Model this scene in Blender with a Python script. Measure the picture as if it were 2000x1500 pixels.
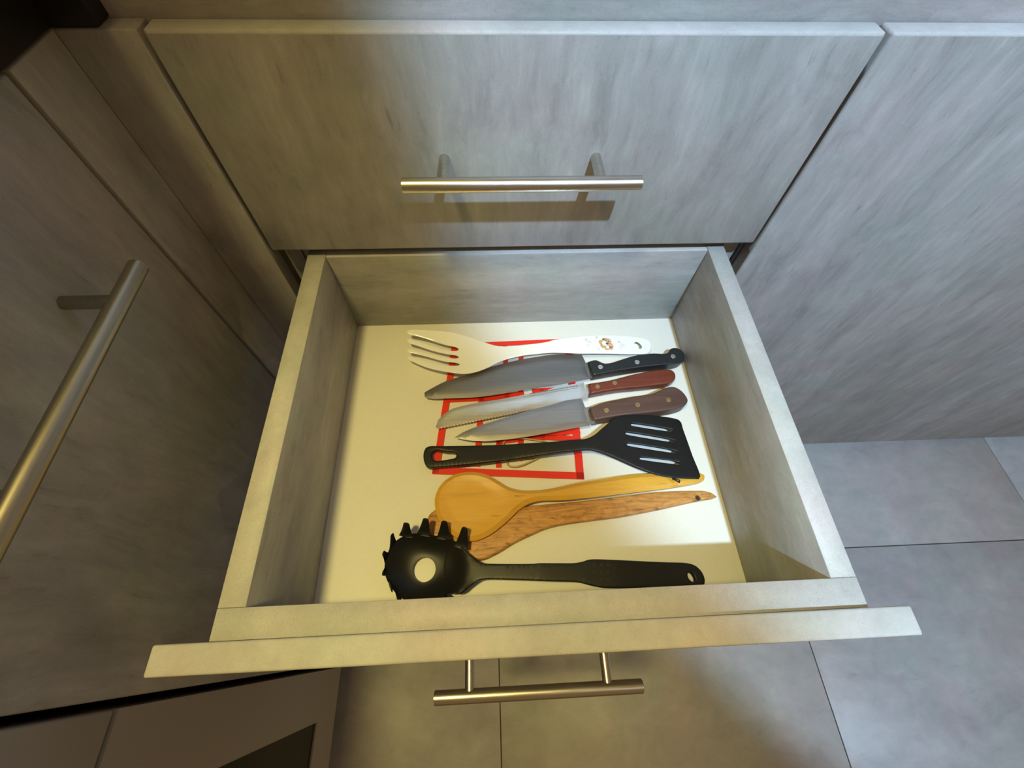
import bpy, bmesh, math, random
from math import radians as R, pi, sin, cos
from mathutils import Vector, Matrix, Euler
from mathutils.geometry import delaunay_2d_cdt
import numpy as np

for o in list(bpy.data.objects):
    bpy.data.objects.remove(o)
S = bpy.context.scene
C = S.collection
random.seed(4)

# ------------------------------------------------------------------ camera
FZ = 0.8336                      # height of the top edge of the cabinet fronts above the floor
cam_d = bpy.data.cameras.new('camera')
cam = bpy.data.objects.new('camera', cam_d); C.objects.link(cam)
cam.location = (0.2215, -0.3491, FZ + 0.1334)
cam.matrix_world = Matrix.Translation(cam.location) @ Matrix.Rotation(R(-4.5636), 4, 'Z') @ Matrix.Rotation(R(30.146), 4, 'X') @ Matrix.Rotation(R(2.3102), 4, 'Z')
cam_d.sensor_width = 36.0
cam_d.lens = 851.9 / 2000 * 36.0
cam_d.clip_start = 0.01
S.camera = cam

# ------------------------------------------------------------------ light
P_COOL, C_COOL = 128, (0.53, 0.76, 1.0)
P_WARM, C_WARM = 34, (1.0, 0.81, 0.27)
P_FILL, C_FILL = 0.9, (0.85, 0.9, 1.0)
P_WORLD, C_WORLD = 0.23, (1.0, 0.60, 0.22)
world = bpy.data.worlds.new('world'); S.world = world; world.use_nodes = True
bg = world.node_tree.nodes['Background']
bg.inputs[0].default_value = (*C_WORLD, 1); bg.inputs[1].default_value = P_WORLD

def lamp(name, kind, loc, power, col, target=None, **kw):
    d = bpy.data.lights.new(name, kind); d.energy = power; d.color = col
    for k, v in kw.items(): setattr(d, k, v)
    o = bpy.data.objects.new(name, d); C.objects.link(o); o.location = loc
    if target is not None:
        o.rotation_euler = (Vector(target) - Vector(loc)).to_track_quat('-Z', 'Y').to_euler()
    return o
# small cool lamp high in front of the drawers, cone cut to mimic the photographer's shadow
cool_at = Vector((0.50, -0.87, FZ + 1.20))
edge = Vector((0.702, 0.455, 0.120)).normalized()          # side of the beam that falls just right of the photographer
down = Vector((-0.22, 0.85, -1.8)); down = (down - edge * down.dot(edge)).normalized()
HALF = 58
ax = edge * sin(R(HALF)) + down * cos(R(HALF))
lamp('cool_spot', 'SPOT', cool_at, P_COOL, C_COOL, cool_at + ax, spot_size=R(2 * HALF + 3.0), spot_blend=0.10, shadow_soft_size=0.02)
lamp('warm_spot', 'SPOT', (-0.03, -0.39, FZ + 0.85), P_WARM, C_WARM, (0.14, -0.30, FZ - 0.2), spot_size=R(47), spot_blend=0.9, shadow_soft_size=0.05)
lamp('fill_lamp', 'AREA', (0.9, -1.1, FZ + 1.5), P_FILL, C_FILL, (0.9, -0.6, 0), shape='DISK', size=0.5)  # added fill light to brighten the floor at the right

S.view_settings.view_transform = 'Standard'; S.view_settings.look = 'None'
S.view_settings.exposure = 0.0; S.view_settings.gamma = 1.0; S.view_settings.use_curve_mapping = False

# ------------------------------------------------------------------ materials
def mat(name):
    m = bpy.data.materials.new(name); m.use_nodes = True
    nt = m.node_tree; return m, nt, nt.nodes['Principled BSDF']
def N(nt, t, **kw):
    n = nt.nodes.new(t)
    for k, v in kw.items(): setattr(n, k, v)
    return n
def ramp(nt, fac, stops):
    r = N(nt, 'ShaderNodeValToRGB'); e = r.color_ramp.elements
    while len(e) > 1: e.remove(e[-1])
    e[0].position, e[0].color = stops[0][0], (*stops[0][1], 1)
    for p, c in stops[1:]:
        x = e.new(p); x.color = (*c, 1)
    nt.links.new(fac, r.inputs[0]); return r
def noise(nt, vec, scale, detail=6, rough=0.6, dist=0.0):
    n = N(nt, 'ShaderNodeTexNoise'); n.inputs['Scale'].default_value = scale; n.inputs['Detail'].default_value = detail
    n.inputs['Roughness'].default_value = rough; n.inputs['Distortion'].default_value = dist
    nt.links.new(vec, n.inputs['Vector']); return n
def mapping(nt, scale, rot=(0, 0, 0), off=(0, 0, 0)):
    tc = N(nt, 'ShaderNodeTexCoord'); mp = N(nt, 'ShaderNodeMapping')
    mp.inputs['Scale'].default_value = scale; mp.inputs['Rotation'].default_value = rot; mp.inputs['Location'].default_value = off
    nt.links.new(tc.outputs['Object'], mp.inputs['Vector']); return mp.outputs['Vector']
def mixc(nt, fac, a, b, mode='MIX'):
    m = N(nt, 'ShaderNodeMix', data_type='RGBA', blend_type=mode)
    for s, v in ((m.inputs[0], fac), (m.inputs[6], a), (m.inputs[7], b)):
        if hasattr(v, 'is_output') or hasattr(v, 'links'): nt.links.new(v, s)
        elif isinstance(v, (int, float)): s.default_value = v
        else: s.default_value = (*v, 1)
    return m.outputs[2]
def bump(nt, b, h, strength, dist=0.001):
    n = N(nt, 'ShaderNodeBump'); n.inputs['Strength'].default_value = strength; n.inputs['Distance'].default_value = dist
    nt.links.new(h, n.inputs['Height']); nt.links.new(n.outputs[0], b.inputs['Normal'])

def laminate(name, scale, lo=0.33, hi=0.50, tint=(1.0, 0.985, 0.965), rot=(0, 0, 0), rough=0.5, off=(0, 0, 0), fleck=1.0, streak=1.0, fscale=520):
    """concrete-look laminate: cloudy mottling, fine broken streaks along the axis with the small scale, tiny flecks"""
    m, nt, b = mat(name)
    v2 = mapping(nt, (1, 1, 1), off=off)
    warp = noise(nt, v2, 9.0, 3, 0.5)
    def warped(sc, k):
        mp = mapping(nt, sc, rot, off)
        a = N(nt, 'ShaderNodeVectorMath', operation='MULTIPLY_ADD')
        nt.links.new(warp.outputs['Color'], a.inputs[0]); a.inputs[1].default_value = (k, k, k); nt.links.new(mp, a.inputs[2])
        return a.outputs[0]
    big = noise(nt, warped(tuple(.42 * k for k in scale), 1.2), 1.0, 7, 0.62)
    mid = noise(nt, warped(scale, 1.6), 1.0, 8, 0.70)
    fine = noise(nt, warped(tuple(3.4 * k for k in scale), 2.2), 1.0, 6, 0.72)
    cloud = noise(nt, v2, 16, 6, 0.65, 0.5)
    fl = noise(nt, v2, fscale, 3, 0.75)
    hue = noise(nt, v2, 8.5, 4, 0.6, 0.6)
    c = lambda k: tuple(k * t for t in tint)
    g = (lo * hi) ** .5
    x = ramp(nt, big.outputs[0], [(0.30, c(lo * .6 + g * .4)), (0.70, c(hi * .6 + g * .4))]).outputs[0]
    s_ = streak
    x = mixc(nt, s_, x, ramp(nt, mid.outputs[0], [(0.26, (.70, .70, .70)), (0.42, (.94, .94, .94)), (0.58, (1.06, 1.06, 1.06)), (0.74, (1.20, 1.20, 1.20))]).outputs[0], 'MULTIPLY')
    x = mixc(nt, s_, x, ramp(nt, fine.outputs[0], [(0.26, (.62, .615, .61)), (0.38, (.93, .93, .93)), (0.55, (1.0, 1.0, 1.0)), (0.75, (1.14, 1.14, 1.14))]).outputs[0], 'MULTIPLY')
    x = mixc(nt, 1.0, x, ramp(nt, cloud.outputs[0], [(0.30, (.90, .90, .90)), (0.70, (1.09, 1.09, 1.09))]).outputs[0], 'MULTIPLY')
    x = mixc(nt, 1.0, x, ramp(nt, hue.outputs[0], [(0.34, (1.04, .98, 1.0)), (0.5, (1.0, 1.0, 1.0)), (0.64, (.96, 1.015, .985))]).outputs[0], 'MULTIPLY')
    x = mixc(nt, 1.0, x, ramp(nt, fl.outputs[0], [(0.28, (1 - .30 * fleck,) * 3), (0.42, (1, 1, 1)), (0.62, (1 + .04 * fleck,) * 3), (0.74, (1 + .22 * fleck,) * 3)]).outputs[0], 'MULTIPLY')
    nt.links.new(x, b.inputs['Base Color']); b.inputs['Roughness'].default_value = rough
    b.inputs['Specular IOR Level'].default_value = 0.35
    bump(nt, b, mid.outputs[0], 0.15, 0.0006)
    return m
M = {}
M['front'] = laminate('laminate_vertical', (40, 40, 6.5), rot=(0, R(4), 0), fleck=.55)
M['along_x'] = laminate('laminate_lengthwise', (7, 44, 44), off=(3, 1, 2), fleck=.55)
M['along_y'] = laminate('laminate_depthwise', (44, 7, 44), off=(1, 5, 2), fleck=.55)
M['tile'] = laminate('floor_tile', (5, 14, 8), lo=0.39, hi=0.55, tint=(1.0, 0.965, 0.96), rot=(0, 0, R(-58)), rough=0.42, fleck=.3, streak=.55)
def plain(name, col, rough=0.5, metal=0.0, spec=0.5, nscale=0, namp=0.06, bmp=0.0):
    m, nt, b = mat(name)
    b.inputs['Roughness'].default_value = rough; b.inputs['Metallic'].default_value = metal
    b.inputs['Specular IOR Level'].default_value = spec
    v = mapping(nt, (1, 1, 1)); n = noise(nt, v, nscale or 60, 4, 0.6)
    r = ramp(nt, n.outputs[0], [(0.3, tuple(c * (1 - namp) for c in col)), (0.7, tuple(min(1, c * (1 + namp)) for c in col))])
    nt.links.new(r.outputs[0], b.inputs['Base Color'])
    if bmp: bump(nt, b, n.outputs[0], bmp, 0.0004)
    return m
def brushed(name, col, rough, scale, amp=0.12, metal=1.0):
    m, nt, b = mat(name)
    b.inputs['Metallic'].default_value = metal; b.inputs['Base Color'].default_value = (*col, 1)
    v = mapping(nt, scale); n = noise(nt, v, 1.0, 5, 0.7)
    mr = N(nt, 'ShaderNodeMapRange'); mr.inputs[3].default_value = rough - amp; mr.inputs[4].default_value = rough + amp
    nt.links.new(n.outputs[0], mr.inputs[0]); nt.links.new(mr.outputs[0], b.inputs['Roughness'])
    r = ramp(nt, n.outputs[0], [(0.3, tuple(c * .82 for c in col)), (0.7, col)])
    nt.links.new(r.outputs[0], b.inputs['Base Color'])
    bump(nt, b, n.outputs[0], 0.12, 0.0002)
    return m
def wood(name, light, mid, dark, streak, rough=0.45, wild=0.8, figure=0.0):
    m, nt, b = mat(name)
    v = mapping(nt, (9, 90, 60)); n1 = noise(nt, v, 1.0, 6, 0.6, wild)
    v2 = mapping(nt, (22, 190, 60)); n2 = noise(nt, v2, 1.0, 3, 0.55, wild)
    r1 = ramp(nt, n1.outputs[0], [(0.3, mid), (0.5, light), (0.7, mid)])
    r2 = ramp(nt, n2.outputs[0], [(0.26, (1, 1, 1)), (0.33, (0, 0, 0))]) if streak else None
    x = r1.outputs[0]
    if streak: x = mixc(nt, r2.outputs[0], x, dark)
    if figure:
        n3 = noise(nt, mapping(nt, (34, 70, 40), (0, 0, R(20))), 1.0, 5, 0.65, 3.0)
        x = mixc(nt, figure, x, ramp(nt, n3.outputs[0], [(0.30, (.42, .33, .24)), (0.42, (.9, .88, .85)), (0.6, (1.15, 1.15, 1.15))]).outputs[0], 'MULTIPLY')
    nt.links.new(x, b.inputs['Base Color']); b.inputs['Roughness'].default_value = rough
    bump(nt, b, n1.outputs[0], 0.15, 0.0004)
    return m
M['band'] = laminate('speckled_toplit_edge', (60, 60, 60), lo=0.46, hi=0.60, tint=(1.0, 0.985, 0.95), off=(2, 7, 1), fleck=1.0, streak=.35, fscale=1100)  # speckle is the banding's own; paler base puts top light into the colour
M['white_board'] = plain('white_drawer_board', (0.76, 0.75, 0.69), 0.42, nscale=300, namp=0.02)
M['wall'] = plain('painted_wall', (0.62, 0.60, 0.56), 0.8)
M['dark'] = plain('dark_carcass', (0.05, 0.045, 0.04), 0.7)
M['rail'] = brushed('galvanised_rail', (0.60, 0.60, 0.58), 0.4, (20, 20, 20))
M['grout'] = plain('grout', (0.07, 0.065, 0.06), 0.9)
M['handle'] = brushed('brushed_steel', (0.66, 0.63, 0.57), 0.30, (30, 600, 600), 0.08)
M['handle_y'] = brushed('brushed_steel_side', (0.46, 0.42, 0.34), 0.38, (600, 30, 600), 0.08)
M['worktop'] = plain('black_worktop', (0.012, 0.011, 0.010), 0.4)
M['cooker'] = plain('taupe_enamel', (0.40, 0.37, 0.34), 0.42, nscale=900, namp=0.08)
M['glass'] = plain('dark_oven_glass', (0.008, 0.006, 0.005), 0.25, spec=0.12)
M['melamine'] = plain('white_melamine', (0.90, 0.90, 0.87), 0.12, spec=0.7, nscale=10, namp=0.01)
M['nylon'] = plain('black_nylon', (0.008, 0.008, 0.008), 0.42, spec=0.38, nscale=700, namp=0.15, bmp=0.03)
M['bakelite'] = plain('black_bakelite', (0.018, 0.020, 0.023), 0.36, nscale=400, namp=0.2)
M['steel_dark'] = brushed('dull_blade_steel', (0.40, 0.40, 0.41), 0.36, (14, 420, 20), 0.07)
M['steel_bright'] = brushed('bright_blade_steel', (0.92, 0.94, 0.96), 0.20, (14, 420, 20), 0.07, metal=0.75)
M['steel_mid'] = brushed('worn_blade_steel', (0.62, 0.62, 0.62), 0.32, (14, 420, 20), 0.08)
M['alu'] = plain('aluminium_rivet', (0.75, 0.76, 0.78), 0.35, metal=0.9)
M['brass'] = plain('brass_rivet', (0.55, 0.42, 0.18), 0.38, metal=0.9, nscale=900, namp=0.3)
M['red_wood'] = wood('reddish_handle_wood', (0.17, 0.040, 0.022), (0.12, 0.028, 0.016), (0.06, 0.015, 0.01), True, 0.30)
M['brown_wood'] = wood('worn_brown_handle_wood', (0.105, 0.056, 0.043), (0.072, 0.036, 0.028), (0.04, 0.018, 0.013), True, 0.5)
M['spoon_wood'] = wood('pale_spoon_wood', (0.70, 0.38, 0.045), (0.60, 0.31, 0.035), (0.34, 0.15, 0.02), True, 0.42, 0.4)
M['dark_wood'] = wood('dark_grained_wood', (0.56, 0.28, 0.075), (0.34, 0.135, 0.03), (0.13, 0.04, 0.012), True, 0.42, 2.2, 0.9)
M['red'] = plain('red_plastic', (0.78, 0.030, 0.012), 0.36, nscale=100, namp=0.04)
M['rubber'] = plain('tan_rubber', (0.50, 0.36, 0.16), 0.45)
M['peach'] = plain('print_peach', (0.72, 0.42, 0.28), 0.3)
M['ochre'] = plain('print_ochre', (0.68, 0.42, 0.16), 0.3)
M['ink'] = plain('print_dark', (0.10, 0.09, 0.11), 0.3)
M['pale_ink'] = plain('print_grey', (0.45, 0.47, 0.48), 0.3)
M['hole'] = plain('dark_fill', (0.03, 0.02, 0.015), 0.8)

# ------------------------------------------------------------------ object helpers
def empty(name, label, cat, M4, group=None, kind=None):
    o = bpy.data.objects.new(name, None); C.objects.link(o); o.matrix_world = M4
    if label: o['label'] = label
    if cat: o['category'] = cat
    if group: o['group'] = group
    if kind: o['kind'] = kind
    o.empty_display_size = 0.02
    return o
def mesh_obj(name, verts, faces, material, parent=None, smooth=False, angle=None):
    me = bpy.data.meshes.new(name); me.from_pydata([tuple(v) for v in verts], [], [tuple(f) for f in faces]); me.update()
    bm = bmesh.new(); bm.from_mesh(me); bmesh.ops.recalc_face_normals(bm, faces=bm.faces); bm.to_mesh(me); bm.free()
    me.materials.append(material)
    o = bpy.data.objects.new(name, me); C.objects.link(o)
    if parent: o.parent = parent
    if smooth:
        for p in me.polygons: p.use_smooth = True
        if angle: me.set_sharp_from_angle(angle=R(angle))
    return o
def bm_obj(name, bm, material, parent=None, smooth=False, angle=None):
    bmesh.ops.recalc_face_normals(bm, faces=bm.faces)
    me = bpy.data.meshes.new(name); bm.to_mesh(me); bm.free(); me.materials.append(material)
    o = bpy.data.objects.new(name, me); C.objects.link(o)
    if parent: o.parent = parent
    if smooth:
        for p in me.polygons: p.use_smooth = True
        if angle: me.set_sharp_from_angle(angle=R(angle))
    return o
def box_bm(bm, a, b, bev=0.0, seg=2):
    r = bmesh.ops.create_cube(bm, size=1.0)
    vs = r['verts']
    for v in vs:
        v.co = Vector([(a[i] + b[i]) / 2 + v.co[i] * (b[i] - a[i]) for i in range(3)])
    if bev:
        es = list({e for v in vs for e in v.link_edges})
        bmesh.ops.bevel(bm, geom=es, offset=bev, segments=seg, affect='EDGES', profile=0.5)
def box(name, a, b, material, parent=None, bev=0.0, seg=2, band=None):
    bm = bmesh.new(); box_bm(bm, a, b, bev, seg)
    o = bm_obj(name, bm, material, parent, smooth=bev > 0, angle=50)
    if band:                      # speckled banding on upward faces, lightened to paint in light from above
        o.data.materials.append(band)
        for p in o.data.polygons:
            if p.normal.z > 0.35: p.material_index = 1
    return o
def cyl_bm(bm, p, q, r, seg=24, bev=0.0):
    p, q = Vector(p), Vector(q); L = (q - p).length
    g = bmesh.ops.create_cone(bm, cap_ends=True, segments=seg, radius1=r, radius2=r, depth=L)
    if bev:
        es = [e for e in {e for v in g['verts'] for e in v.link_edges} if any(len(f.verts) > 4 for f in e.link_faces)]
        g2 = bmesh.ops.bevel(bm, geom=es, offset=bev, segments=2, affect='EDGES')
    Mx = Matrix.Translation((p + q) / 2) @ (q - p).to_track_quat('Z', 'Y').to_matrix().to_4x4()
    for v in bm.verts: v.co = Mx @ v.co
def cyl(name, p, q, r, material, parent=None, seg=24, bev=0.0):
    bm = bmesh.new(); cyl_bm(bm, p, q, r, seg, bev)
    return bm_obj(name, bm, material, parent, smooth=True, angle=40)
def T(x=0, y=0, z=0): return Matrix.Translation((x, y, z))

def handle_parts(parent, cx, z, face, cc=0.128, length=0.1925, out=0.035, along='x', material=None):
    """T-bar pull: bar standing off the front on two posts. face = coordinate of the front face; parent axes"""
    h = bpy.data.objects.new('handle', None); C.objects.link(h); h.parent = parent; h.empty_display_size = 0.02
    m = material or M['handle']
    if along == 'x':
        P = lambda s, d: (cx + s, face - d, z)
    else:
        P = lambda s, d: (face + d, cx + s, z)
    cyl('bar', P(-length / 2, out), P(length / 2, out), 0.006, m, h, 32, 0.0006)
    for s in (-1, 1):
        cyl('post', P(s * cc / 2, 0), P(s * cc / 2, out - 0.004), 0.0045, m, h, 20)
    return h

# ------------------------------------------------------------------ setting
def struct(o): o['kind'] = 'structure'; return o
Z = FZ
GX0, GY0, TW = 0.2149, -0.2170, 0.6
fl = struct(box('floor', (-1.2, -2.6, -0.03), (2.6, 0.62, -0.0025), M['grout']))
for i in range(-3, 4):
    for j in range(-5, 2):
        x0 = GX0 + i * TW; y0 = GY0 + j * TW
        a = (max(x0 + .0009, -1.2), max(y0 + .0009, -2.6), -0.0025); b = (min(x0 + TW - .0009, 2.6), min(y0 + TW - .0009, 0.62), 0.0)
        if b[0] - a[0] < .02 or b[1] - a[1] < .02: continue
        c = ((a[0] + b[0]) / 2, (a[1] + b[1]) / 2)
        t = box('floor_tile', (a[0] , a[1], a[2]), b, M['tile'], fl, 0.0006, 1)
struct(box('wall_back', (-1.2, 0.62, -0.03), (2.6, 0.70, 2.4), M['wall']))
struct(box('wall_left', (-1.28, -2.6, -0.03), (-1.2, 0.70, 2.4), M['wall']))

XL = -0.0548                     # face of the left-hand run of cabinets
# recessed panel strip above the back run
t = box('back_panel_strip', (-0.14, 0.0185, Z - 0.03), (2.2, 0.036, Z + 0.055), M['along_x'])
t['label'] = 'grey concrete-look panel strip above and behind the drawer and door fronts'; t['category'] = 'panel'
wt = bmesh.new()
box_bm(wt, (-0.075, 0.020, Z + 0.0555), (2.2, 0.619, Z + 0.085), 0.003)
bw = bm_obj('worktop', wt, M['worktop'], None, True, 50)
bw['label'] = 'black worktop above the back run of grey cabinets'; bw['category'] = 'worktop'
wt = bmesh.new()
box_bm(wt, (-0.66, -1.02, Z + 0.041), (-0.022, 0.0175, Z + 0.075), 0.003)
box_bm(wt, (-0.66, -1.02, Z + 0.0012), (-0.0560, 0.0170, Z + 0.0410))  # black block added in place of shade above the left fronts
box_bm(wt, (-0.0560, 0.0012, Z + 0.0012), (-0.0260, 0.0180, Z + 0.0410))  # second black block, painting the corner shade on top of the filler
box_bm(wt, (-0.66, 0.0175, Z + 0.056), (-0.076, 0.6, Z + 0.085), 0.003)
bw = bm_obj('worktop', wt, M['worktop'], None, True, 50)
bw['label'] = 'black worktop over the left run, with added black blocks standing in for shade in the top left corner'; bw['category'] = 'worktop'

# ------------------------------------------------------------------ drawer cabinet (back run)
W, H1, TF = 0.5, 0.18685, 0.0177
cab = empty('drawer_cabinet', 'grey cabinet carcass around the open drawer, with the closed drawer above', 'cabinet', T(0, 0, Z))
def cbox(name, a, b, m, bev=0.0): return box(name, a, b, m, cab, bev, band=M['band'] if 'front' in name else None)
cbox('side_panel', (0.0, 0.0215, -0.7815), (0.0165, 0.56, -0.0305), M['along_y'])
cbox('side_panel', (0.4835, 0.0215, -0.7815), (0.50, 0.56, -0.0305), M['along_y'])
cbox('bottom_panel', (0.0165, 0.0215, -0.7815), (0.4835, 0.55, -0.765), M['along_x'])
cbox('back_board', (0.0165, 0.55, -0.765), (0.4835, 0.56, -0.0305), M['dark'])
cbox('toe_kick', (0.0, 0.06, -Z + .0005), (0.5, 0.078, -0.7815), M['dark'])
cbox('runner', (0.0170, 0.0240, -0.335), (0.0300, 0.50, -0.190), M['rail'])
cbox('runner', (0.4770, 0.0240, -0.335), (0.4830, 0.50, -0.190), M['rail'])
up = cbox('drawer_front', (0.0, 0.0, -H1), (W, TF, 0.0), M['front'], 0.0022)
handle_parts(up, 0.249, -0.0893, 0.0)
cbox('drawer_side', (0.031, TF + .0005, -0.150), (0.047, 0.45, -0.04), M['along_y'])
cbox('drawer_side', (0.459, TF + .0005, -0.150), (0.475, 0.45, -0.04), M['along_y'])
cbox('drawer_bottom', (0.047, TF + .0005, -0.150), (0.459, 0.45, -0.140), M['dark'])
lo = cbox('drawer_front', (0.0, 0.0, -0.7815), (W, TF, -0.5215), M['front'], 0.0012)

# ------------------------------------------------------------------ open drawer
DM = T(0.24997, -0.36084, Z - 0.19317) @ Matrix.Rotation(R(0.0847), 4, 'Z') @ Matrix.Rotation(R(0.4838), 4, 'X') @ Matrix.Rotation(R(-0.0479), 4, 'Y') @ T(-0.25, 0, 0)
dr = empty('open_drawer', 'open grey concrete-look drawer with white bottom, pulled out with utensils inside', 'drawer', DM)
DZ, HB, FB = 0.0070, 0.1188, 0.0371      # box top below front top, inner depth, inner face of box front
BX0, BX1, SW, DL = 0.0309, 0.4755, 0.0187, 0.3633
def dbox(name, a, b, m, bev=0.0, seg=2): return box(name, a, b, m, dr, bev, seg, band=M['band'] if m in (M['front'], M['along_x'], M['along_y']) else None)
df = dbox('drawer_front', (0.0, 0.0, -0.3245), (W, TF, 0.0), M['front'], 0.0016, 3)
handle_parts(df, 0.2545, -0.163, 0.0)
dbox('box_front', (BX0, TF + .0002, -DZ - HB - .014), (BX1, FB, -DZ), M['along_x'], 0.0003, 1)
dbox('box_back', (BX0 + SW, DL, -DZ - HB - .014), (BX1 - SW, DL + 0.017, -DZ - .001), M['along_x'], 0.0003, 1)
for x in (BX0, BX1 - SW):
    dbox('box_side', (x, FB + .0002, -DZ - HB - .014), (x + SW, DL + 0.017, -DZ), M['along_y'], 0.0004, 1)
dbox('drawer_bottom', (BX0 + SW, FB, -DZ - HB - 0.010), (BX1 - SW, DL, -DZ - HB), M['white_board'])
for x in (BX0 - .0115, BX1 + .0005):
    dbox('runner', (x + (.005 if x < .1 else 0), FB + .03, -DZ - HB - .006), (x + .0055 + (.005 if x < .1 else 0), DL + .02, -DZ - HB + 0.030), M['rail'])

# ------------------------------------------------------------------ right-hand doors
def door(name, x0, x1, label):
    d = box(name, (x0, 0.0, Z - 0.7819), (x1, TF, Z), M['front'], None, 0.0014, 3)
    return d
rc = empty('cabinet', 'wide grey cabinet right of the drawers with its plain full-height door', 'cabinet', T(0.504, 0, 0))
def rbox(name, a, b, m, bev=0.0): return box(name, a, b, m, rc, bev, band=M['band'] if name == 'door' else None)
rbox('door', (0.0, 0.0, Z - 0.7819), (0.5023, TF, Z), M['front'], 0.0022)
rbox('carcass', (0.0, 0.0215, Z - 0.7815), (0.502, 0.56, Z - 0.0305), M['along_y'])
rbox('toe_kick', (-0.0035, 0.06, .0005), (0.502, 0.078, Z - 0.7819), M['dark'])
rc = empty('cabinet', 'grey cabinet at the right edge, beyond the thin vertical seam', 'cabinet', T(1.0068, 0, 0))
rbox('door', (0.0, 0.0, Z - 0.7819), (0.60, TF, Z), M['front'], 0.0022)
rbox('carcass', (0.0, 0.0215, Z - 0.7815), (0.60, 0.56, Z - 0.0305), M['along_y'])
rbox('toe_kick', (0.0, 0.06, .0005), (0.60, 0.078, Z - 0.7819), M['dark'])

# ------------------------------------------------------------------ corner and left run
cf = empty('corner_filler', 'grey vertical filler strip turning the inside corner left of the drawers', 'filler panel', T(XL, 0, Z))
box('back_strip', (0.0002, 0.0, -0.7815), (-XL - 0.0035, TF, 0.0), M['front'], cf, 0.001)
box('side_strip', (-TF, -0.0513, -0.7815), (0.0, TF, 0.0), M['front'], cf, 0.001)
box('toe_kick', (0.0, 0.06, -Z + .0005), (-XL - .002, 0.078, -0.7820), M['dark'], cf)
lc = empty('cabinet', 'grey corner-run cabinet on the left with full-height door and long steel pull', 'cabinet', T(XL, -0.214, Z))
ld = box('door', (-TF, -0.3747 + 0.214, -0.7815), (0.0, -0.0553 + 0.214, 0.0), M['front'], lc, 0.0014)
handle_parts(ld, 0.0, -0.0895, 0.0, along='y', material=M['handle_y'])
box('carcass', (-0.58, -0.3742 + .214, -0.7815), (-TF - .002, -0.0553 + .214, -0.0305), M['dark'], lc)
box('toe_kick', (-0.08, -0.3742 + .214, -Z + .0005), (-0.06, 0.214 - 0.03, -0.7815), M['dark'], lc)

# cooker at the near end of the left run
ck = empty('cooker', 'taupe built-in cooker with dark glass oven window, low at left', 'cooker', T(XL, -0.3812, Z))
box('control_panel', (-0.03, -0.598, -0.2565), (0.0, 0.0, 0.0), M['cooker'], ck, 0.0015)
cb = bmesh.new(); box_bm(cb, (-0.56, -0.598, -0.762), (-0.031, 0.0, 0.0)); bm_obj('body', cb, M['dark'], ck)
def framed(name, y0, y1, z0, z1, wy0, wy1, wz0, wz1, th, m, parent):
    bm = bmesh.new()
    for a, b in (((y0, z0), (y1, wz0)), ((y0, wz1), (y1, z1)), ((y0, wz0), (wy0, wz1)), ((wy1, wz0), (y1, wz1))):
        box_bm(bm, (-th, a[0], a[1]), (0, b[0], b[1]))
    return bm_obj(name, bm, m, parent)
od = framed('oven_door', -0.598, 0.0, -0.762, -0.2605, -0.533, -0.0645, -0.681, -0.335, 0.028, M['cooker'], ck)
box('oven_window', (-0.022, -0.533, -0.681), (-0.0025, -0.0645, -0.335), M['glass'], od)
for x in (-0.06, -0.5):
    for y in (-0.55, -0.05):
        cyl('foot', (x, y, -Z + .0003), (x, y, -0.762), 0.02, M['dark'], ck)

# ------------------------------------------------------------------ utensils: drawer coordinates in millimetres
FORK = [[116.2,339.1],[120.1,341.8],[136.8,342.4],[156.9,341.6],[177.2,338.1],[192.5,332.5],[207.6,324.4],[220.5,317.9],[231.3,314.7],[247.2,314.3],[267.1,315.7],[287.3,318.9],[295.1,321.6],[310.6,324.5],[326.2,326.9],[338.6,327.9],[353.4,329.3],[373.5,330.0],[389.4,329.6],[405.1,327.9],[414.2,325.5],[418.2,321.2],[417.9,315.0],[415.6,308.8],[410.9,304.2],[394.8,302.3],[363.7,302.0],[328.1,301.5],[293.4,303.2],[276.0,301.6],[266.1,300.6],[251.3,298.6],[236.5,295.5],[224.7,290.8],[212.0,284.5],[197.5,279.4],[185.8,278.2],[173.4,279.6],[156.9,284.1],[139.5,290.2],[126.9,296.6],[120.0,300.9],[118.1,304.1],[120.7,304.9],[134.2,301.3],[148.7,297.2],[162.4,292.7],[172.2,291.0],[178.0,290.9],[180.9,292.0],[181.0,293.5],[177.9,295.1],[163.2,298.1],[143.6,304.9],[129.0,308.9],[119.3,311.2],[118.0,313.5],[118.0,315.5],[119.9,316.4],[133.5,312.9],[148.2,309.1],[163.0,304.9],[175.8,302.1],[179.3,302.9],[179.9,304.4],[177.7,306.1],[163.9,309.3],[143.0,316.0],[128.2,321.3],[118.8,324.5],[117.2,326.9],[117.0,329.6],[118.9,330.0],[132.8,326.4],[147.7,321.6],[162.7,315.9],[174.6,313.4],[178.8,314.2],[179.8,315.7],[177.0,318.1],[162.5,322.5],[142.4,329.9],[127.4,334.0],[118.5,335.9],[116.7,337.3]]
FORK_HOLE = [[396.3,318.5],[398.4,320.7],[401.5,320.6],[404.1,317.6],[405.5,314.0],[403.6,310.8],[401.2,311.0],[401.5,315.0],[399.8,317.4]]
BK_BLADE = [[140.6,258.8],[149.7,264.7],[161.8,271.7],[173.1,276.3],[187.5,280.3],[202.1,285.5],[216.8,290.4],[236.6,296.2],[251.6,299.7],[276.8,304.0],[294.6,306.1],[329.7,304.6],[332.9,292.1],[334.9,275.8],[335.6,270.4],[315.2,266.8],[290.6,262.8],[283.2,262.0],[254.2,258.1],[230.2,254.0],[206.5,251.1],[187.7,250.2],[169.0,250.2],[150.3,250.5],[141.8,252.4]]
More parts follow.
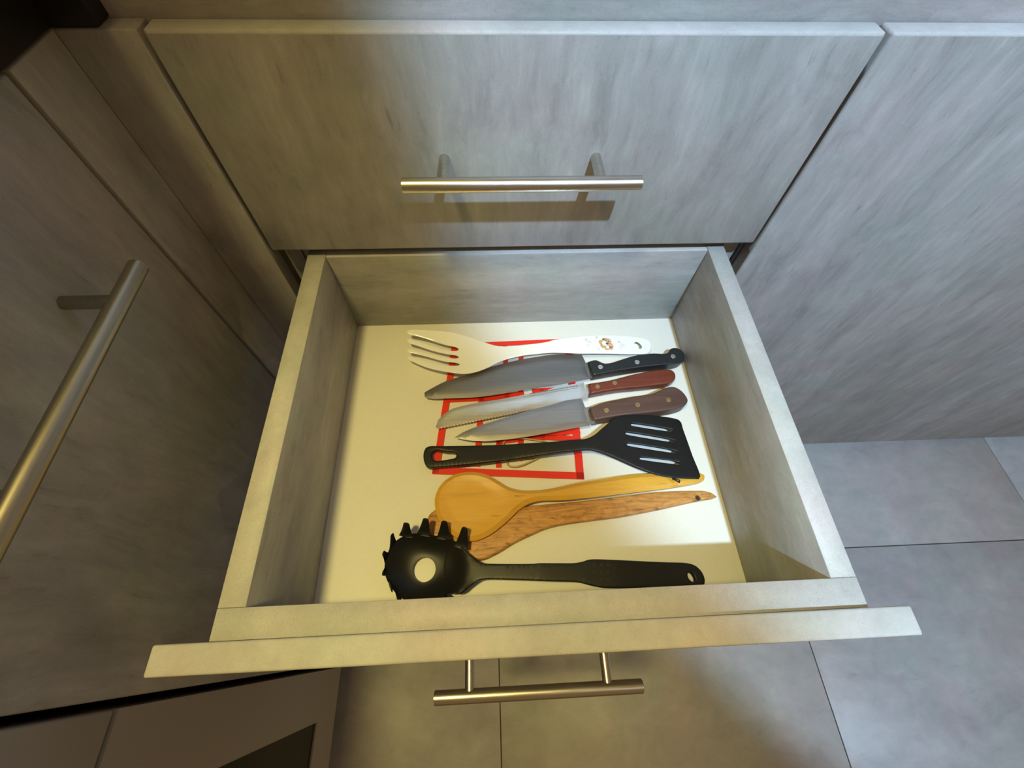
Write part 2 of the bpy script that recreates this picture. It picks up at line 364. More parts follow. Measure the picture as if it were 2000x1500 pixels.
BK_HANDLE = [[334.4,291.1],[344.1,293.1],[347.8,291.2],[353.3,288.2],[361.2,288.5],[376.9,293.2],[392.8,298.0],[413.3,300.3],[432.5,300.2],[437.9,306.1],[443.3,307.5],[449.1,305.9],[452.9,300.8],[452.7,293.6],[447.8,287.9],[440.0,284.7],[433.9,284.1],[399.5,281.1],[369.2,277.0],[349.1,273.6],[337.7,271.6]]
BK_RIV = [[348.0,282.6],[393.1,288.0],[438.3,294.7]]
SK_BLADE = [[155.2,215.0],[157.7,223.8],[163.9,230.7],[172.9,237.1],[184.0,240.3],[201.7,243.9],[227.1,247.2],[253.9,251.8],[280.0,256.1],[290.4,260.4],[327.0,266.3],[327.9,254.4],[328.4,243.6],[322.0,242.7],[300.1,237.4],[248.0,230.7]]
SK_SERR = [[248.0,230.5],[158.1,213.7]]
SK_HANDLE = [[331.2,262.1],[357.9,265.9],[388.4,273.3],[408.9,277.1],[427.0,278.6],[432.8,277.7],[436.8,273.9],[436.2,267.1],[432.0,261.7],[424.5,258.6],[404.5,256.0],[384.8,254.3],[370.3,253.4],[355.6,251.7],[331.6,247.5]]
SK_RIV = [[341.1,257.1],[362.0,261.3]]
CK_BLADE = [[176.6,200.9],[188.1,207.7],[206.2,214.7],[224.5,220.2],[243.0,225.5],[261.8,231.0],[280.8,235.5],[288.0,237.3],[302.6,241.5],[321.3,243.5],[323.3,234.0],[326.1,209.4],[303.3,206.1],[277.9,201.9],[250.6,198.1],[223.7,195.7],[205.9,195.4],[188.2,197.7]]
CK_HANDLE = [[327.5,228.6],[342.8,234.4],[362.1,238.2],[381.5,241.4],[400.9,243.9],[410.2,247.4],[417.6,250.5],[424.7,252.2],[430.3,251.5],[436.0,247.0],[440.0,239.9],[440.8,233.5],[436.1,228.0],[428.8,225.1],[419.9,223.1],[399.8,220.6],[377.3,219.1],[358.6,217.5],[330.4,213.1]]
CK_RIV = [[345.7,224.4],[382.1,229.9],[418.4,234.9]]
TURNER = [[143.9,180.6],[144.4,186.6],[146.4,190.5],[149.8,192.0],[161.7,191.7],[205.9,190.6],[250.2,190.7],[283.2,190.2],[302.0,190.8],[311.4,191.0],[318.9,191.7],[327.8,195.4],[337.5,202.8],[346.4,209.7],[353.0,214.6],[360.4,217.6],[383.5,218.7],[402.2,217.1],[422.6,213.4],[426.7,211.5],[428.5,208.6],[428.7,201.4],[430.0,186.9],[431.5,169.9],[433.9,146.4],[431.6,143.9],[428.5,144.0],[406.3,145.5],[392.8,147.7],[379.7,152.2],[366.9,158.1],[349.9,167.1],[340.3,171.7],[330.6,175.5],[321.8,178.1],[312.6,178.7],[300.5,177.8],[292.9,177.5],[249.2,174.1],[205.6,170.4],[179.7,168.9],[162.5,168.2],[149.2,168.6],[146.0,172.3]]
TURNER_HOLES = [[[152.9,181.6],[153.6,185.2],[156.6,187.0],[167.2,185.1],[176.9,183.6],[179.3,180.9],[177.8,177.8],[170.9,176.3],[158.0,175.2],[154.4,176.9]],[[370.9,207.4],[374.4,207.6],[412.6,200.8],[416.7,199.2],[414.8,197.6],[410.0,198.3],[372.9,205.0],[370.5,205.9]],[[362.9,197.1],[366.6,197.1],[411.7,188.4],[416.3,187.1],[414.4,185.3],[409.2,186.0],[365.2,194.6],[362.5,195.6]],[[362.3,184.2],[366.1,184.1],[411.6,175.7],[416.1,174.1],[414.3,172.7],[409.1,173.4],[364.7,181.7],[361.9,182.6]],[[373.1,168.2],[376.4,168.1],[411.5,163.2],[416.8,161.4],[415.0,160.0],[409.0,160.6],[375.9,165.8],[372.8,166.7]]]
SPOON = [[158.5,130.1],[159.2,137.4],[163.0,146.5],[170.3,154.0],[180.3,159.0],[192.9,160.4],[205.6,158.7],[214.9,154.9],[224.0,148.9],[233.1,143.2],[243.0,140.0],[255.5,138.8],[272.4,139.7],[278.9,140.7],[306.7,145.6],[334.8,148.9],[363.2,152.1],[391.8,153.4],[420.3,153.6],[438.9,151.6],[441.9,149.4],[440.5,145.3],[435.4,142.2],[407.0,137.7],[383.2,135.3],[350.4,132.4],[313.7,129.5],[286.6,127.9],[263.1,127.8],[251.2,124.9],[241.9,119.5],[233.3,111.8],[225.0,105.1],[215.3,98.5],[204.9,93.6],[194.7,91.8],[182.9,94.5],[170.0,104.2],[162.5,114.6]]
SPOON_HOLE = [[405.4,147.5],[407.3,148.9],[409.4,148.7],[409.7,146.9],[407.9,145.4],[405.9,145.7]]
DARK = [[151.2,103.2],[151.4,119.1],[157.3,124.9],[168.5,130.1],[199.8,133.9],[228.2,122.3],[257.0,125.2],[262.3,125.4],[283.9,126.5],[305.7,127.6],[338.8,129.9],[361.1,131.7],[383.5,133.4],[405.9,133.8],[428.1,133.3],[440.2,132.5],[445.2,130.4],[449.3,126.5],[442.4,124.4],[431.0,123.1],[413.7,120.4],[390.9,116.5],[362.9,112.4],[340.9,109.6],[313.9,107.6],[281.7,104.3],[266.7,101.1],[256.6,97.5],[237.0,89.7],[217.7,79.8],[203.4,75.3],[188.7,79.7],[170.7,88.0],[158.5,97.1]]
DARK_HOLE = [[426.6,127.5],[428.5,128.5],[430.8,126.8],[430.7,123.5],[428.6,123.4],[426.6,125.3]]
SRV_HANDLE = [[202.1,72.5],[206.7,70.9],[217.6,69.9],[253.7,68.3],[257.0,68.5],[276.5,67.7],[291.2,67.2],[298.1,68.0],[304.2,69.5],[309.2,69.7],[325.9,68.6],[345.6,67.0],[375.6,64.7],[399.7,62.7],[406.1,59.9],[410.3,54.3],[411.2,48.2],[409.3,43.4],[390.7,43.3],[360.9,43.6],[331.6,44.3],[314.5,45.5],[303.3,47.9],[296.8,49.8],[292.1,50.9],[270.2,52.5],[255.9,53.6],[252.7,53.9],[235.0,55.3],[208.3,56.9],[202.9,56.4]]
SRV_HHOLE = [[395.9,53.8],[397.7,55.0],[400.0,54.1],[401.8,50.4],[401.4,47.7],[399.1,46.7],[396.6,48.8],[395.6,51.5]]
SRV_NECK = [[195.8,77.9],[199.4,74.3],[197.5,53.9],[190.5,48.2]]
SRV_DOTS = [[309.0,64.4],[315.3,64.1],[321.5,63.8],[308.1,58.3],[314.4,58.0],[320.5,57.8],[307.3,52.4],[313.5,52.1],[319.6,51.9]]
SRV_TIPS = [[190.0,101.5],[170.7,108.1],[153.3,111.1],[135.3,107.8],[122.6,98.2],[116.1,82.4],[117.4,64.8],[126.8,50.6]]
SRV_NOTCH = [[178.2,93.3],[158.7,96.8],[139.0,100.4],[124.2,94.8],[117.0,83.3],[115.9,66.4]]
SRV_HOLE = [[138.9,69.6],[161.3,68.6],[149.5,79.7],[150.6,58.8]]
LAT_CORNERS = [[174.1,327.7],[320.8,330.8],[311.7,155.0],[156.4,167.3]]
LAT_PTS = [[206.3,249.6],[203.6,221.1],[200.4,169.0],[234.4,303.0],[224.0,170.4],[256.0,306.8],[252.6,258.1],[248.6,196.5],[246.2,174.7],[277.0,261.4],[272.0,198.0],[236.1,251.9],[273.9,201.0],[320.8,204.2],[164.0,323.4],[170.0,282.6],[162.2,241.3],[157.6,207.2]]
BAND = [[232.7,173.1],[233.9,169.4],[238.6,167.6],[247.5,168.4],[258.4,172.6],[267.6,176.9],[281.1,184.8],[279.1,193.3],[262.3,197.6],[244.3,200.1],[231.1,197.5],[230.1,186.8]]
PRINT = [[360.3,316.9],[337.3,318.9],[379.2,315.1],[335.6,321.4],[340.1,317.5],[349.3,325.2],[349.3,307.6],[376.9,319.4],[381.6,314.0],[336.5,312.8],[377.4,310.3]]

BOT = -DZ - HB
def smooth_loop(P, step=1.6, sharp=55):
    """closed Catmull-Rom through P, keeping corners sharper than `sharp` degrees"""
    P = [np.array(p, float) for p in P]; n = len(P)
    cor = []
    for i in range(n):
        a = P[i] - P[i - 1]; b = P[(i + 1) % n] - P[i]
        c = np.dot(a, b) / (np.linalg.norm(a) * np.linalg.norm(b) + 1e-9)
        cor.append(math.degrees(math.acos(max(-1, min(1, c)))) > sharp)
    out = []
    for i in range(n):
        p1, p2 = P[i], P[(i + 1) % n]
        p0 = p1 - (p2 - p1) if cor[i] else P[i - 1]
        p3 = p2 + (p2 - p1) if cor[(i + 1) % n] else P[(i + 2) % n]
        L = np.linalg.norm(p2 - p1); k = max(1, int(L / step))
        d01 = max(np.linalg.norm(p1 - p0), 1e-6) ** .5; d12 = max(L, 1e-6) ** .5; d23 = max(np.linalg.norm(p3 - p2), 1e-6) ** .5
        m1 = (p1 - p0) / d01 - (p2 - p0) / (d01 + d12) + (p2 - p1) / d12
        m2 = (p2 - p1) / d12 - (p3 - p1) / (d12 + d23) + (p3 - p2) / d23
        m1 *= d12; m2 *= d12
        for j in range(k):
            t = j / k
            out.append((2 * t ** 3 - 3 * t ** 2 + 1) * p1 + (t ** 3 - 2 * t ** 2 + t) * m1 + (-2 * t ** 3 + 3 * t ** 2) * p2 + (t ** 3 - t ** 2) * m2)
    return out
def seg_dist(Q, loops):
    """distance of points Q (n,2) to all loop segments, and inside test"""
    D = np.full(len(Q), 1e9); ins = np.zeros(len(Q), bool)
    for L in loops:
        A = np.array(L); B = np.roll(A, -1, axis=0)
        for a, b in zip(A, B):
            ab = b - a; t = np.clip(((Q - a) @ ab) / (ab @ ab + 1e-12), 0, 1)
            D = np.minimum(D, np.hypot(*(Q - a - t[:, None] * ab).T))
            c = (a[1] > Q[:, 1]) != (b[1] > Q[:, 1])
            with np.errstate(divide='ignore', invalid='ignore'):
                xx = (b[0] - a[0]) * (Q[:, 1] - a[1]) / (b[1] - a[1] + 1e-15) + a[0]
            ins ^= c & (Q[:, 0] < xx)
    return D, ins
def interp(P, x): return float(np.interp(x, [p[0] for p in P], [p[1] for p in P]))
def slab(name, outline, material, parent, base, zf, half, r, holes=(), grid=4.0, edge='round', step=1.6, sharp=55, bottom=None, raw=False, extra=None):
    """solid with a traced outline; zf(x,y) = mid height (mm), half(x,y,d) thickness profile, r = edge radius"""
    loops = [outline if raw else smooth_loop(outline, step, sharp)] + [smooth_loop(h, 1.2, sharp) for h in holes]
    pts = []; edges = []
    for L in loops:
        s = len(pts); pts += [tuple(p) for p in L]; edges += [(s + i, s + (i + 1) % len(L)) for i in range(len(L))]
    nb = len(pts)
    cand = []
    for L in loops:
        A = np.array(L); t = np.roll(A, -1, 0) - np.roll(A, 1, 0); t /= np.linalg.norm(t, axis=1)[:, None] + 1e-9
        nrm = np.c_[-t[:, 1], t[:, 0]]
        for fr in (0.15, 0.45, 1.0):
            for sg in (1, -1):
                q = A + sg * nrm * r * fr
                d, ins = seg_dist(q, loops)
                ok = ins & (d > r * fr * 0.93)
                cand += [tuple(x) for x in q[ok][::(1 if fr < .9 else 2)]]
    lo = np.array(pts).min(0); hi = np.array(pts).max(0)
    gx, gy = np.meshgrid(np.arange(lo[0], hi[0], grid), np.arange(lo[1], hi[1], grid)); G = np.c_[gx.ravel(), gy.ravel()]
    d, ins = seg_dist(G, loops); cand += [tuple(x) for x in G[ins & (d > r * 1.25 + .3)]]
    allp = pts + cand
    V, E_, F, ov, oe, of = delaunay_2d_cdt([Vector(p) for p in allp], edges, [], 0, 1e-4)
    Vn = np.array([(v.x, v.y) for v in V])
    cen = np.array([Vn[list(f)].mean(0) for f in F]); dd, ins = seg_dist(cen, loops)
    F = [f for f, k in zip(F, ins) if k]
    dist, _ = seg_dist(Vn, loops)
    nv = len(Vn); verts = []
    bx, by, bz = base
    tops = []; bots = []
    for (x, y), d in zip(Vn, dist):
        h = half(x, y) if callable(half) else half
        k = min(max(d, 0) / r, 1)
        if edge == 'chamfer':
            e = h * (0.38 + 0.62 * k)
        elif edge == 'round':
            rr = min(h, r); e = (h - rr) + rr * math.sqrt(max(0, 1 - (1 - k) ** 2))
        else:
            e = 0.06 + (h - 0.06) * k
        z = zf(x, y) if callable(zf) else zf
        ex = extra(x, y, d) if extra else 0
        tops.append(((x - bx) / 1000, (y - by) / 1000, (z + e + ex - bz) / 1000))
        zb = z - e
        if bottom is not None: zb = max(bottom, zb)
        bots.append(((x - bx) / 1000, (y - by) / 1000, (zb - bz) / 1000))
    verts = tops + bots
    faces = [tuple(f) for f in F] + [tuple(i + nv for i in reversed(f)) for f in F]
    from collections import Counter
    cnt = Counter()
    for f in F:
        for i in range(len(f)): cnt[tuple(sorted((f[i], f[(i + 1) % len(f)])))] += 1
    for f in F:
        for i in range(len(f)):
            a, b = f[i], f[(i + 1) % len(f)]
            if cnt[tuple(sorted((a, b)))] == 1: faces.append((b, a, a + nv, b + nv))
    o = mesh_obj(name, verts, faces, material, parent, True, {'round': 62, 'bevel': 12, 'chamfer': 24}[edge])
    wn = o.modifiers.new('weighted_normal', 'WEIGHTED_NORMAL'); wn.keep_sharp = True; wn.weight = 80
    return o
def utensil(name, label, cat, x, y, group=None):
    """root empty on the drawer bottom at drawer position (x, y) mm; returns root and base tuple for its parts"""
    m = DM @ T(x / 1000, y / 1000, BOT)
    return empty(name, label, cat, m, group), (x, y, 0)
def rivet(parent, base, x, y, ztop, r, m):
    return cyl('rivet', ((x - base[0]) / 1000, (y - base[1]) / 1000, (ztop - 2) / 1000), ((x - base[0]) / 1000, (y - base[1]) / 1000, (ztop + .35) / 1000), r / 1000, m, parent, 20, 0.0002)

# red lattice trivet (flat moulded piece lying under the knives)
def bars(name, segs, w, z0, z1, m, base):
    bm = bmesh.new()
    for (x0, y0, x1, y1, *ww) in segs:
        ww = ww[0] if ww else w
        a = Vector((x0, y0)); b = Vector((x1, y1)); d = (b - a).normalized(); n = Vector((-d.y, d.x)) * ww / 2
        q = [a + n, b + n, b - n, a - n]
        vs = [bm.verts.new(((p.x - base[0]) / 1000, (p.y - base[1]) / 1000, z / 1000)) for z in (z0, z1) for p in q]
        for f in ((3, 2, 1, 0), (4, 5, 6, 7), (0, 1, 5, 4), (1, 2, 6, 5), (2, 3, 7, 6), (3, 0, 4, 7)): bm.faces.new([vs[i] for i in f])
    return bm_obj(name, bm, m)
root, base = utensil('lattice_trivet', 'flat red plastic lattice frame lying under the knives', 'trivet', 240, 240)
c0, c1, c2, c3 = [Vector(p) for p in LAT_CORNERS]
WB = 7.2
fr = bars('frame', [(c0.x + 1, c0.y, c1.x - 1, c1.y, 5.5), (c1.x - 4, c1.y + 2.7, c2.x - 2, c2.y - 3.3, 8), (c2.x + 2, c2.y, c3.x - 3, c3.y, WB), (c3.x, c3.y - 3.5, c0.x, c0.y + 2.7, WB)], WB, 0.1, 2.6, M['red'], base)
fr.parent = root
br = bars('inner_bars', [(211, 328, 200.4, 170, 6.5), (236.5, 328, 236, 252), (224.5, 200, 223.5, 168), (257, 329, 252.5, 258), (249, 199, 246.2, 174.5),
    (277, 262, 273, 200), (204, 251, 256, 257, 6), (250, 203, 316, 208, 7.5), (266, 260, 316, 262, 5), (222, 197, 252, 200, 5), (247, 203, 313, 198, 6), (163, 251, 206, 252, 5)], 5.6, 0.3, 2.4, M['red'], base)
br.parent = root

# tan rubber band
def tube(name, P, r, m, parent=None, closed=True, base=(0, 0, 0), seg=8):
    L = smooth_loop(P, 1.5, 181) if closed else P
    Q = [Vector(((p[0] - base[0]) / 1000, (p[1] - base[1]) / 1000, ((p[2] if len(p) > 2 else 1.3) - base[2]) / 1000)) for p in L]
    n = len(Q); V = []; F = []
    for i in range(n):
        t = (Q[(i + 1) % n] - Q[i - 1]) if closed else (Q[min(i + 1, n - 1)] - Q[max(i - 1, 0)])
        t.normalize(); s = t.cross(Vector((0, 0, 1))).normalized(); u = s.cross(t)
        for k in range(seg):
            a = 2 * pi * k / seg; V.append(Q[i] + (s * cos(a) + u * sin(a)) * r / 1000)
    for i in range(n if closed else n - 1):
        for k in range(seg):
            j = (i + 1) % n; k2 = (k + 1) % seg
            F.append((i * seg + k, i * seg + k2, j * seg + k2, j * seg + k))
    return mesh_obj(name, V, F, m, parent, True)
bx, by = 255, 184
o = tube('rubber_band', [(p[0], p[1], 3.6) for p in BAND], 0.9, M['rubber'], None, True, (bx, by, 0))
o.matrix_world = DM @ T(bx / 1000, by / 1000, BOT)
o['label'] = 'tan rubber band loop on the red lattice under the black turner handle'; o['category'] = 'rubber band'

# white serving fork
PF = [(105, 16), (150, 11), (185, 11), (215, 15), (260, 18), (340, 15), (430, 6)]
root, base = utensil('serving_fork', 'white plastic serving fork with orange print on its handle', 'serving fork', 260, 315)
def fork_z(x, y):
    z = interp(PF, x)
    if x < 215:
        v = (y - 313) / 33; z += 4.6 * v * v * min(1, (215 - x) / 40)
    return z
slab('body', FORK, M['melamine'], root, base, fork_z, 1.05, 1.4, [FORK_HOLE], grid=4, step=1.6, sharp=75)
pz = lambda x: interp(PF, x) + 1.07
def disc(name, x, y, r, m, r2=0, rx=1.0, dz=0.0):
    V = []; F = []; n = 18
    for rr in ((r, r2) if r2 else (r,)):
        for k in range(n):
            a = 2 * pi * k / n; X = x + rr * cos(a) * rx; Y = y + rr * sin(a)
            V.append(((X - base[0]) / 1000, (Y - base[1]) / 1000, (pz(X) + .06 + dz) / 1000))
    if r2: F = [(k, (k + 1) % n, n + (k + 1) % n, n + k) for k in range(n)]
    else: F = [tuple(range(n))]
    return V, F
def decal(name, discs, m):
    V = []; F = []
    for d in discs:
        v, f = disc('', *d[:3], m, *(d[3:])); s = len(V); V += v; F += [tuple(i + s for i in q) for q in f]
    return mesh_obj(name, V, F, m, root)
dx, dy = 359, 316
decal('print', [(dx + 4, dy + 4, 4.4), (dx + 5.5, dy - 2.5, 4.4), (dx + 1, dy + 6.5, 2.6), (dx + 6, dy - 6, 3)], M['peach'])
decal('print', [(dx - 4.5, dy + 2, 3.6, 0, 1, .03), (dx - 3, dy - 3, 3.8, 0, 1, .03), (dx + 1, dy - 6.5, 3.2, 0, 1, .03)], M['ochre'])
decal('print', [(dx - 1, dy + .5, 3.4, 0, 1, .06), (dx + 2, dy - 5, 2.2, 0, 1, .06)], M['melamine'])
decal('print', [(dx - 1.5, dy + 6.4, 1.5, 0, 1, .1), (dx + 2.2, dy + .3, 1.6, 0, 1, .1), (dx + 4.4, dy + 3.4, 1.0, 0, 1, .1)], M['ink'])
pr = decal('print', [(x, y, 1.7, 1.35) for x, y in PRINT[1:]] + [(x, y, .8) for x, y in PRINT[3:8:2]], M['pale_ink'])
pr['kind'] = 'stuff'

def add_tang(blade, bz, m, root, base):
    P = [np.array(p) for p in blade]; P.sort(key=lambda p: -p[0]); hx = P[0][0]
    near = [p for p in P if p[0] > hx - 16]; top = max(near, key=lambda p: p[1]); bot = min(near, key=lambda p: p[1])
    a = top + (bot - top) * .35; b = top + (bot - top) * .97; d = np.array((8.5, 1.2))
    slab('tang', [tuple(a - d * .3), tuple(a + d), tuple(b + d * .8), tuple(b - d * .3)], m, root, base, bz, 0.8, 0.5, grid=6, edge='bevel', raw=True)
def knife(name, label, x, y, blade, bz, bmat, bhalf, brad, handle, hz, hhalf, hmat, rivets, rr, rmat, tang=True, sharp=50, step=1.6):
    root, base = utensil(name, label, 'knife', x, y)
    slab('blade', blade, bmat, root, base, bz, bhalf, brad, grid=5, edge='bevel', sharp=sharp, step=step)
    h = slab('handle', handle, hmat, root, base, hz, hhalf, 1.8, grid=5, step=1.8, sharp=50)
    add_tang(blade, bz, bmat, root, base)
    for p in rivets:
        q = rivet(root, base, p[0], p[1], hz + hhalf, rr, rmat); q.parent = h
    return root, base
knife('kitchen_knife', 'large knife with black riveted handle, beside the white serving fork', 260, 275, BK_BLADE, 8.0, M['steel_dark'], 1.0, 7.0, BK_HANDLE, 7.6, 7.0, M['bakelite'], BK_RIV, 2.9, M['alu'])
# serrated edge: scallops along the lower edge
a, b = np.array(SK_SERR[0]), np.array(SK_SERR[1]); n = 128
L = np.linalg.norm(b - a); nn = np.array([-(b - a)[1], (b - a)[0]]) / L
if nn[1] > 0: nn = -nn
ser = []
for i in range(n + 1):
    t = i / n; ser.append(tuple(a + (b - a) * t + nn * (1.1 * abs(sin(pi * i / 5)) ** .6)))
up_part = SK_BLADE[:-1]
outl = [tuple(p) for p in up_part[1:]]
dense = []
for i in range(len(outl) - 1):
    p, q = np.array(outl[i]), np.array(outl[i + 1]); k = max(1, int(np.linalg.norm(q - p) / 2))
    dense += [tuple(p + (q - p) * j / k) for j in range(k)]
dense.append(outl[-1])
SK = [tuple(up_part[0])] + dense + ser
root, base = utensil('bread_knife', 'serrated knife with reddish wooden handle between the two other knives', 'knife', 240, 245)
slab('blade', SK, M['steel_bright'], root, base, 7.4, 0.75, 4.0, grid=5, edge='bevel', raw=True)
add_tang(SK_BLADE[5:], 7.4, M['steel_bright'], root, base)
h = slab('handle', SK_HANDLE, M['red_wood'], root, base, 7.0, 6.2, 3.0, grid=5, step=1.8, sharp=50)
for p in SK_RIV: rivet(root, base, p[0], p[1], 13.1, 2.7, M['brass']).parent = h
# etched line of lettering on the blade
V = []; F = []
rnd = random.Random(3)
x = 262.0
while x < 318:
    w = rnd.uniform(1.0, 2.6)
    for row, hh in ((0, 1.0), (1, 0.5)):
        y0 = 252.4 + (x - 262) * 0.155 - row * 2.6
        s = len(V)
        for (X, Y) in ((x, y0), (x + w, y0 + .155 * w), (x + w, y0 + .155 * w + hh), (x, y0 + hh)):
            V.append(((X - base[0]) / 1000, (Y - base[1]) / 1000, 8.2 / 1000))
        F.append((s, s + 1, s + 2, s + 3))
    x += w + rnd.uniform(.5, .9)
mesh_obj('etched_marking', V, F, M['steel_dark'], root)

knife('kitchen_knife', 'pointed knife with dark brown wooden handle, nearest the black slotted turner', 280, 225, CK_BLADE, 10.2, M['steel_mid'], 0.8, 6.0, CK_HANDLE, 8.6, 8.2, M['brown_wood'], CK_RIV, 2.8, M['brass'])

# black slotted turner
PT = [(105, 8), (240, 9), (290, 14), (330, 17), (380, 15), (440, 11.5)]
def turn_h(x, y): return interp([(140, 4.2), (300, 4.0), (325, 2.0), (350, 1.3), (435, 0.8)], x)
root, base = utensil('slotted_turner', 'black nylon slotted turner lying across the pale wooden spoon handle', 'turner', 300, 180)
slab('handle_and_blade', TURNER, M['nylon'], root, base, lambda x, y: interp(PT, x) - turn_h(x, y) * .4, turn_h, 1.6, TURNER_HOLES, grid=5, step=2.0, sharp=60)

# pale wooden spoon
PS = [(150, 13), (230, 12.5), (300, 10), (400, 6.5), (450, 5)]
root, base = utensil('wooden_spoon', 'pale wooden spoon with round head, resting on the darker wooden spatula', 'spoon', 280, 130)
def spoon_dish(x, y, d):
    k = min(1, max(0, (d - 4.5) / 7)); k = k * k * (3 - 2 * k)
    g = min(1, max(0, (235 - x) / 20))
    return -1.6 * k * g
slab('body', SPOON, M['spoon_wood'], root, base, lambda x, y: interp(PS, x) - 1.2, lambda x, y: interp([(160, 4.4), (230, 4.8), (300, 4.4), (445, 2.8)], x), 4.2, [SPOON_HOLE], grid=5, edge='chamfer', extra=spoon_dish, sharp=70)
tube('hanging_cord', [(406, 147, 9), (409, 143, 11), (411.5, 141.5, 9.5), (412.5, 144, 9)], 0.55, M['nylon'], root, True, base, 8)
# dark grained wooden spatula
PD = [(140, 4.1), (220, 5.0), (250, 5.4), (450, 4.5)]
root, base = utensil('wooden_spatula', 'dark-grained wooden spatula under the pale round spoon', 'spatula', 300, 115)
slab('body', DARK, M['dark_wood'], root, base, lambda x, y: interp(PD, x) - 1.2, lambda x, y: interp([(150, 2.6), (250, 3.6), (450, 2.6)], x), 2.4, [DARK_HOLE], grid=5, sharp=75)

cyl('hole_shade_plug', ((DARK_HOLE[0][0] + 1.4 - base[0]) / 1000, (126.2 - base[1]) / 1000, 0.001), ((DARK_HOLE[0][0] + 1.4 - base[0]) / 1000, (126.2 - base[1]) / 1000, 0.0045), 0.0028, M['hole'], root, 16)  # dark plug standing in for the shade inside the handle hole

# pasta server
root, base = utensil('pasta_server', 'black nylon pasta server with toothed bowl and round hole', 'pasta server', 250, 64)
cxs, cys, RX, RU, RL = 149.0, 68.0, 34.0, 31.5, 27.5
RIM = [(-180, 34), (-167, 32), (-158, 30.7), (-146, 29.3), (-133, 28.7), (-115, 28), (-90, 28), (-65, 28.5), (-45, 31), (-25, 37), (-10, 42), (0, 44), (12, 45), (25, 41.2), (41, 36.8), (55, 33), (73, 30.8), (91, 31.2), (109, 34), (120, 35.2), (134, 36.8), (143, 37), (155, 36), (167, 35), (180, 34)]
def rim_r(th):
    d = (math.degrees(th) + 180) % 360 - 180
    return sum(interp(RIM, (d + o + 180) % 360 - 180) for o in (-6, -3, 0, 3, 6)) / 5
def bowl_pt(f, th, off=0):
    # f: 0 at hole edge, 1 at rim
    hx, hy, hr = 150.0, 69.2, 10.9
    x0 = hx + hr * cos(th); y0 = hy + hr * sin(th)
    rr = rim_r(th); x1 = 150 + rr * cos(th); y1 = 68 + rr * sin(th)
    x = x0 + (x1 - x0) * f; y = y0 + (y1 - y0) * f
    z = 5.0 + 12.5 * f ** 1.9
    return x, y, z + off
n = 72; K = 10; V = []; F = []
for off in (1.2, -1.2):
    for i in range(K + 1):
        for k in range(n):
            x, y, z = bowl_pt(i / K, 2 * pi * k / n, off); V.append(((x - base[0]) / 1000, (y - base[1]) / 1000, max(z, .2) / 1000))
def vi(s, i, k): return s * (K + 1) * n + i * n + k % n
for s in (0, 1):
    for i in range(K):
        for k in range(n):
            q = (vi(s, i, k), vi(s, i, k + 1), vi(s, i + 1, k + 1), vi(s, i + 1, k)); F.append(q if s == 0 else q[::-1])
for k in range(n):
    F.append((vi(0, 0, k), vi(1, 0, k), vi(1, 0, k + 1), vi(0, 0, k + 1))); F.append((vi(0, K, k), vi(0, K, k + 1), vi(1, K, k + 1), vi(1, K, k)))
mesh_obj('bowl', V, F, M['nylon'], root, True, 50)
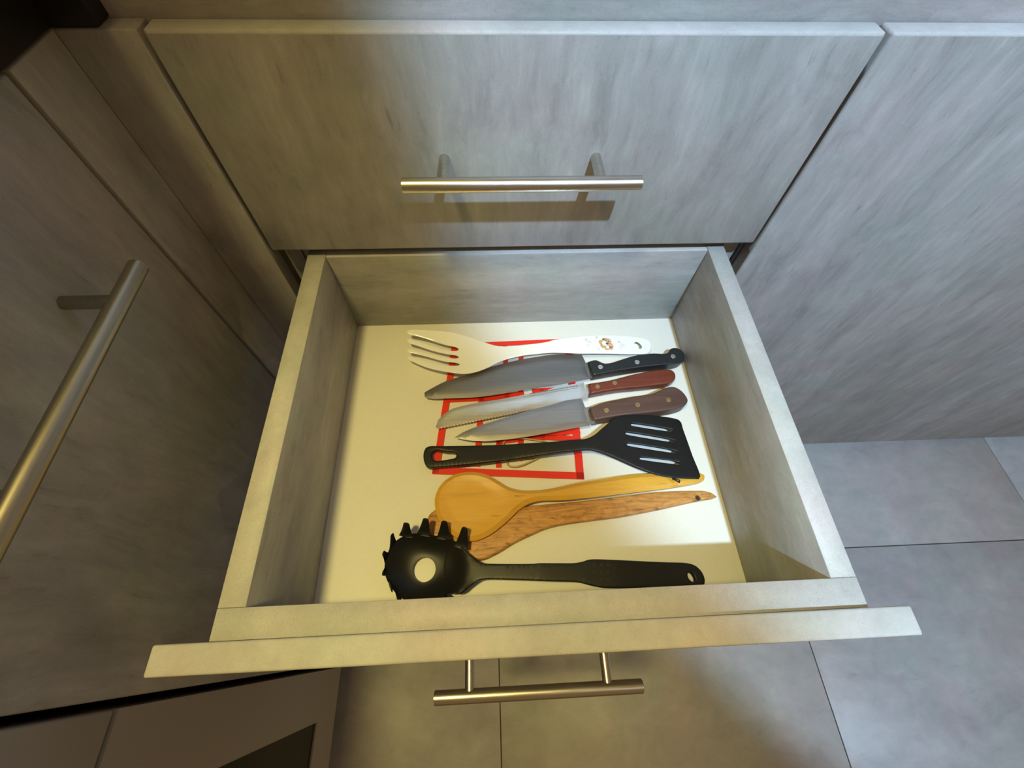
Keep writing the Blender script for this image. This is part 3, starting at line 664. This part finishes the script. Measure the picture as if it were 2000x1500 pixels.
def prong(tx, ty, tz, deg):
    bx0, by0, bz0 = bowl_pt(0.985, R(deg))
    a0 = math.atan2(ty - by0, tx - bx0); k = 1 if 20 < deg < 125 else 0.0; a = a0 if k else R(deg)
    rows = []
    for f, wd, thk in ((-0.06, 14.0, 1.2), (0.0, 13.5, 1.8), (0.3, 10.5, 2.2), (0.6, 8.0, 2.2), (0.85, 6.4, 2.0), (0.96, 5.4, 1.7), (1.0, 3.4, 1.0)):
        ux, uy = cos(a), sin(a); px, py = -uy, ux
        x = bx0 + (tx - bx0) * f; y = by0 + (ty - by0) * f
        z = bz0 + (tz - bz0) * (max(f, 0) ** 1.15)
        if not k: wd *= 0.72
        rows.append((x, y, z, px * wd / 2, py * wd / 2, ux * thk / 2, uy * thk / 2))
    V = []; F = []
    for x, y, z, px, py, qx, qy in rows:
        for a in range(10):
            t = 2 * pi * a / 10; c, s = cos(t), sin(t)
            V.append(((x + px * c - qx * s - base[0]) / 1000, (max(y + py * c - qy * s, 37.8) - base[1]) / 1000, (z + .6 * s) / 1000))
    for r in range(len(rows) - 1):
        for a in range(10): F.append((r * 10 + a, r * 10 + (a + 1) % 10, (r + 1) * 10 + (a + 1) % 10, (r + 1) * 10 + a))
    F.append(tuple(range(10))[::-1]); F.append(tuple(range((len(rows) - 1) * 10, len(rows) * 10)))
    return mesh_obj('prong', V, F, M['nylon'], root, True, 60)
for p, deg in zip(SRV_TIPS, (27, 55, 90, 119, 142, 161, 179, -160)): prong(p[0], p[1], 30, deg)
for x, y, z, deg in ((133, 42.5, 29, -135), (145, 39.6, 28, -108), (160, 39.4, 28, -78), (174, 41.5, 26, -52)): prong(x, y, z, deg)
PV = [(150, 12), (186, 17), (205, 17), (260, 18), (330, 17.5), (420, 12)]
hv = [tuple(p) for p in SRV_HANDLE]
hv = hv + [(193, 50.8), (187.5, 46.8), (181, 45.5), (173, 50), (169, 60), (168, 69), (169.5, 80), (174, 88.5), (181.5, 89.5), (188, 84.5), (193.5, 79.2)]
def neck_z(x, y):
    dx0, dy0 = x - 150, y - 68.5; rho = math.hypot(dx0, dy0); th = math.atan2(dy0, dx0)
    rim = rim_r(th)
    f = min(1.12, max(0, (rho - 10.9) / (rim - 10.9)))
    zb = 5.0 + 12.5 * f ** 1.9
    k = min(1, max(0, (x - 178) / 20)); k = k * k * (3 - 2 * k)
    return zb * (1 - k) + interp(PV, x) * k + .15
h = slab('handle', hv, M['nylon'], root, base, neck_z, lambda x, y: interp([(168, 1.25), (186, 1.5), (205, 2.6), (300, 3.4), (420, 2.8)], x), 1.4, [SRV_HHOLE], grid=4, step=2.0, sharp=60)
for p in SRV_DOTS:
    z = interp(PV, p[0]) + 3.5
    cyl('grip_dimple', ((p[0] - base[0]) / 1000, (p[1] - base[1]) / 1000, (z - 1) / 1000), ((p[0] - base[0]) / 1000, (p[1] - base[1]) / 1000, (z + .12) / 1000), 0.0012, M['hole'], h, 12)
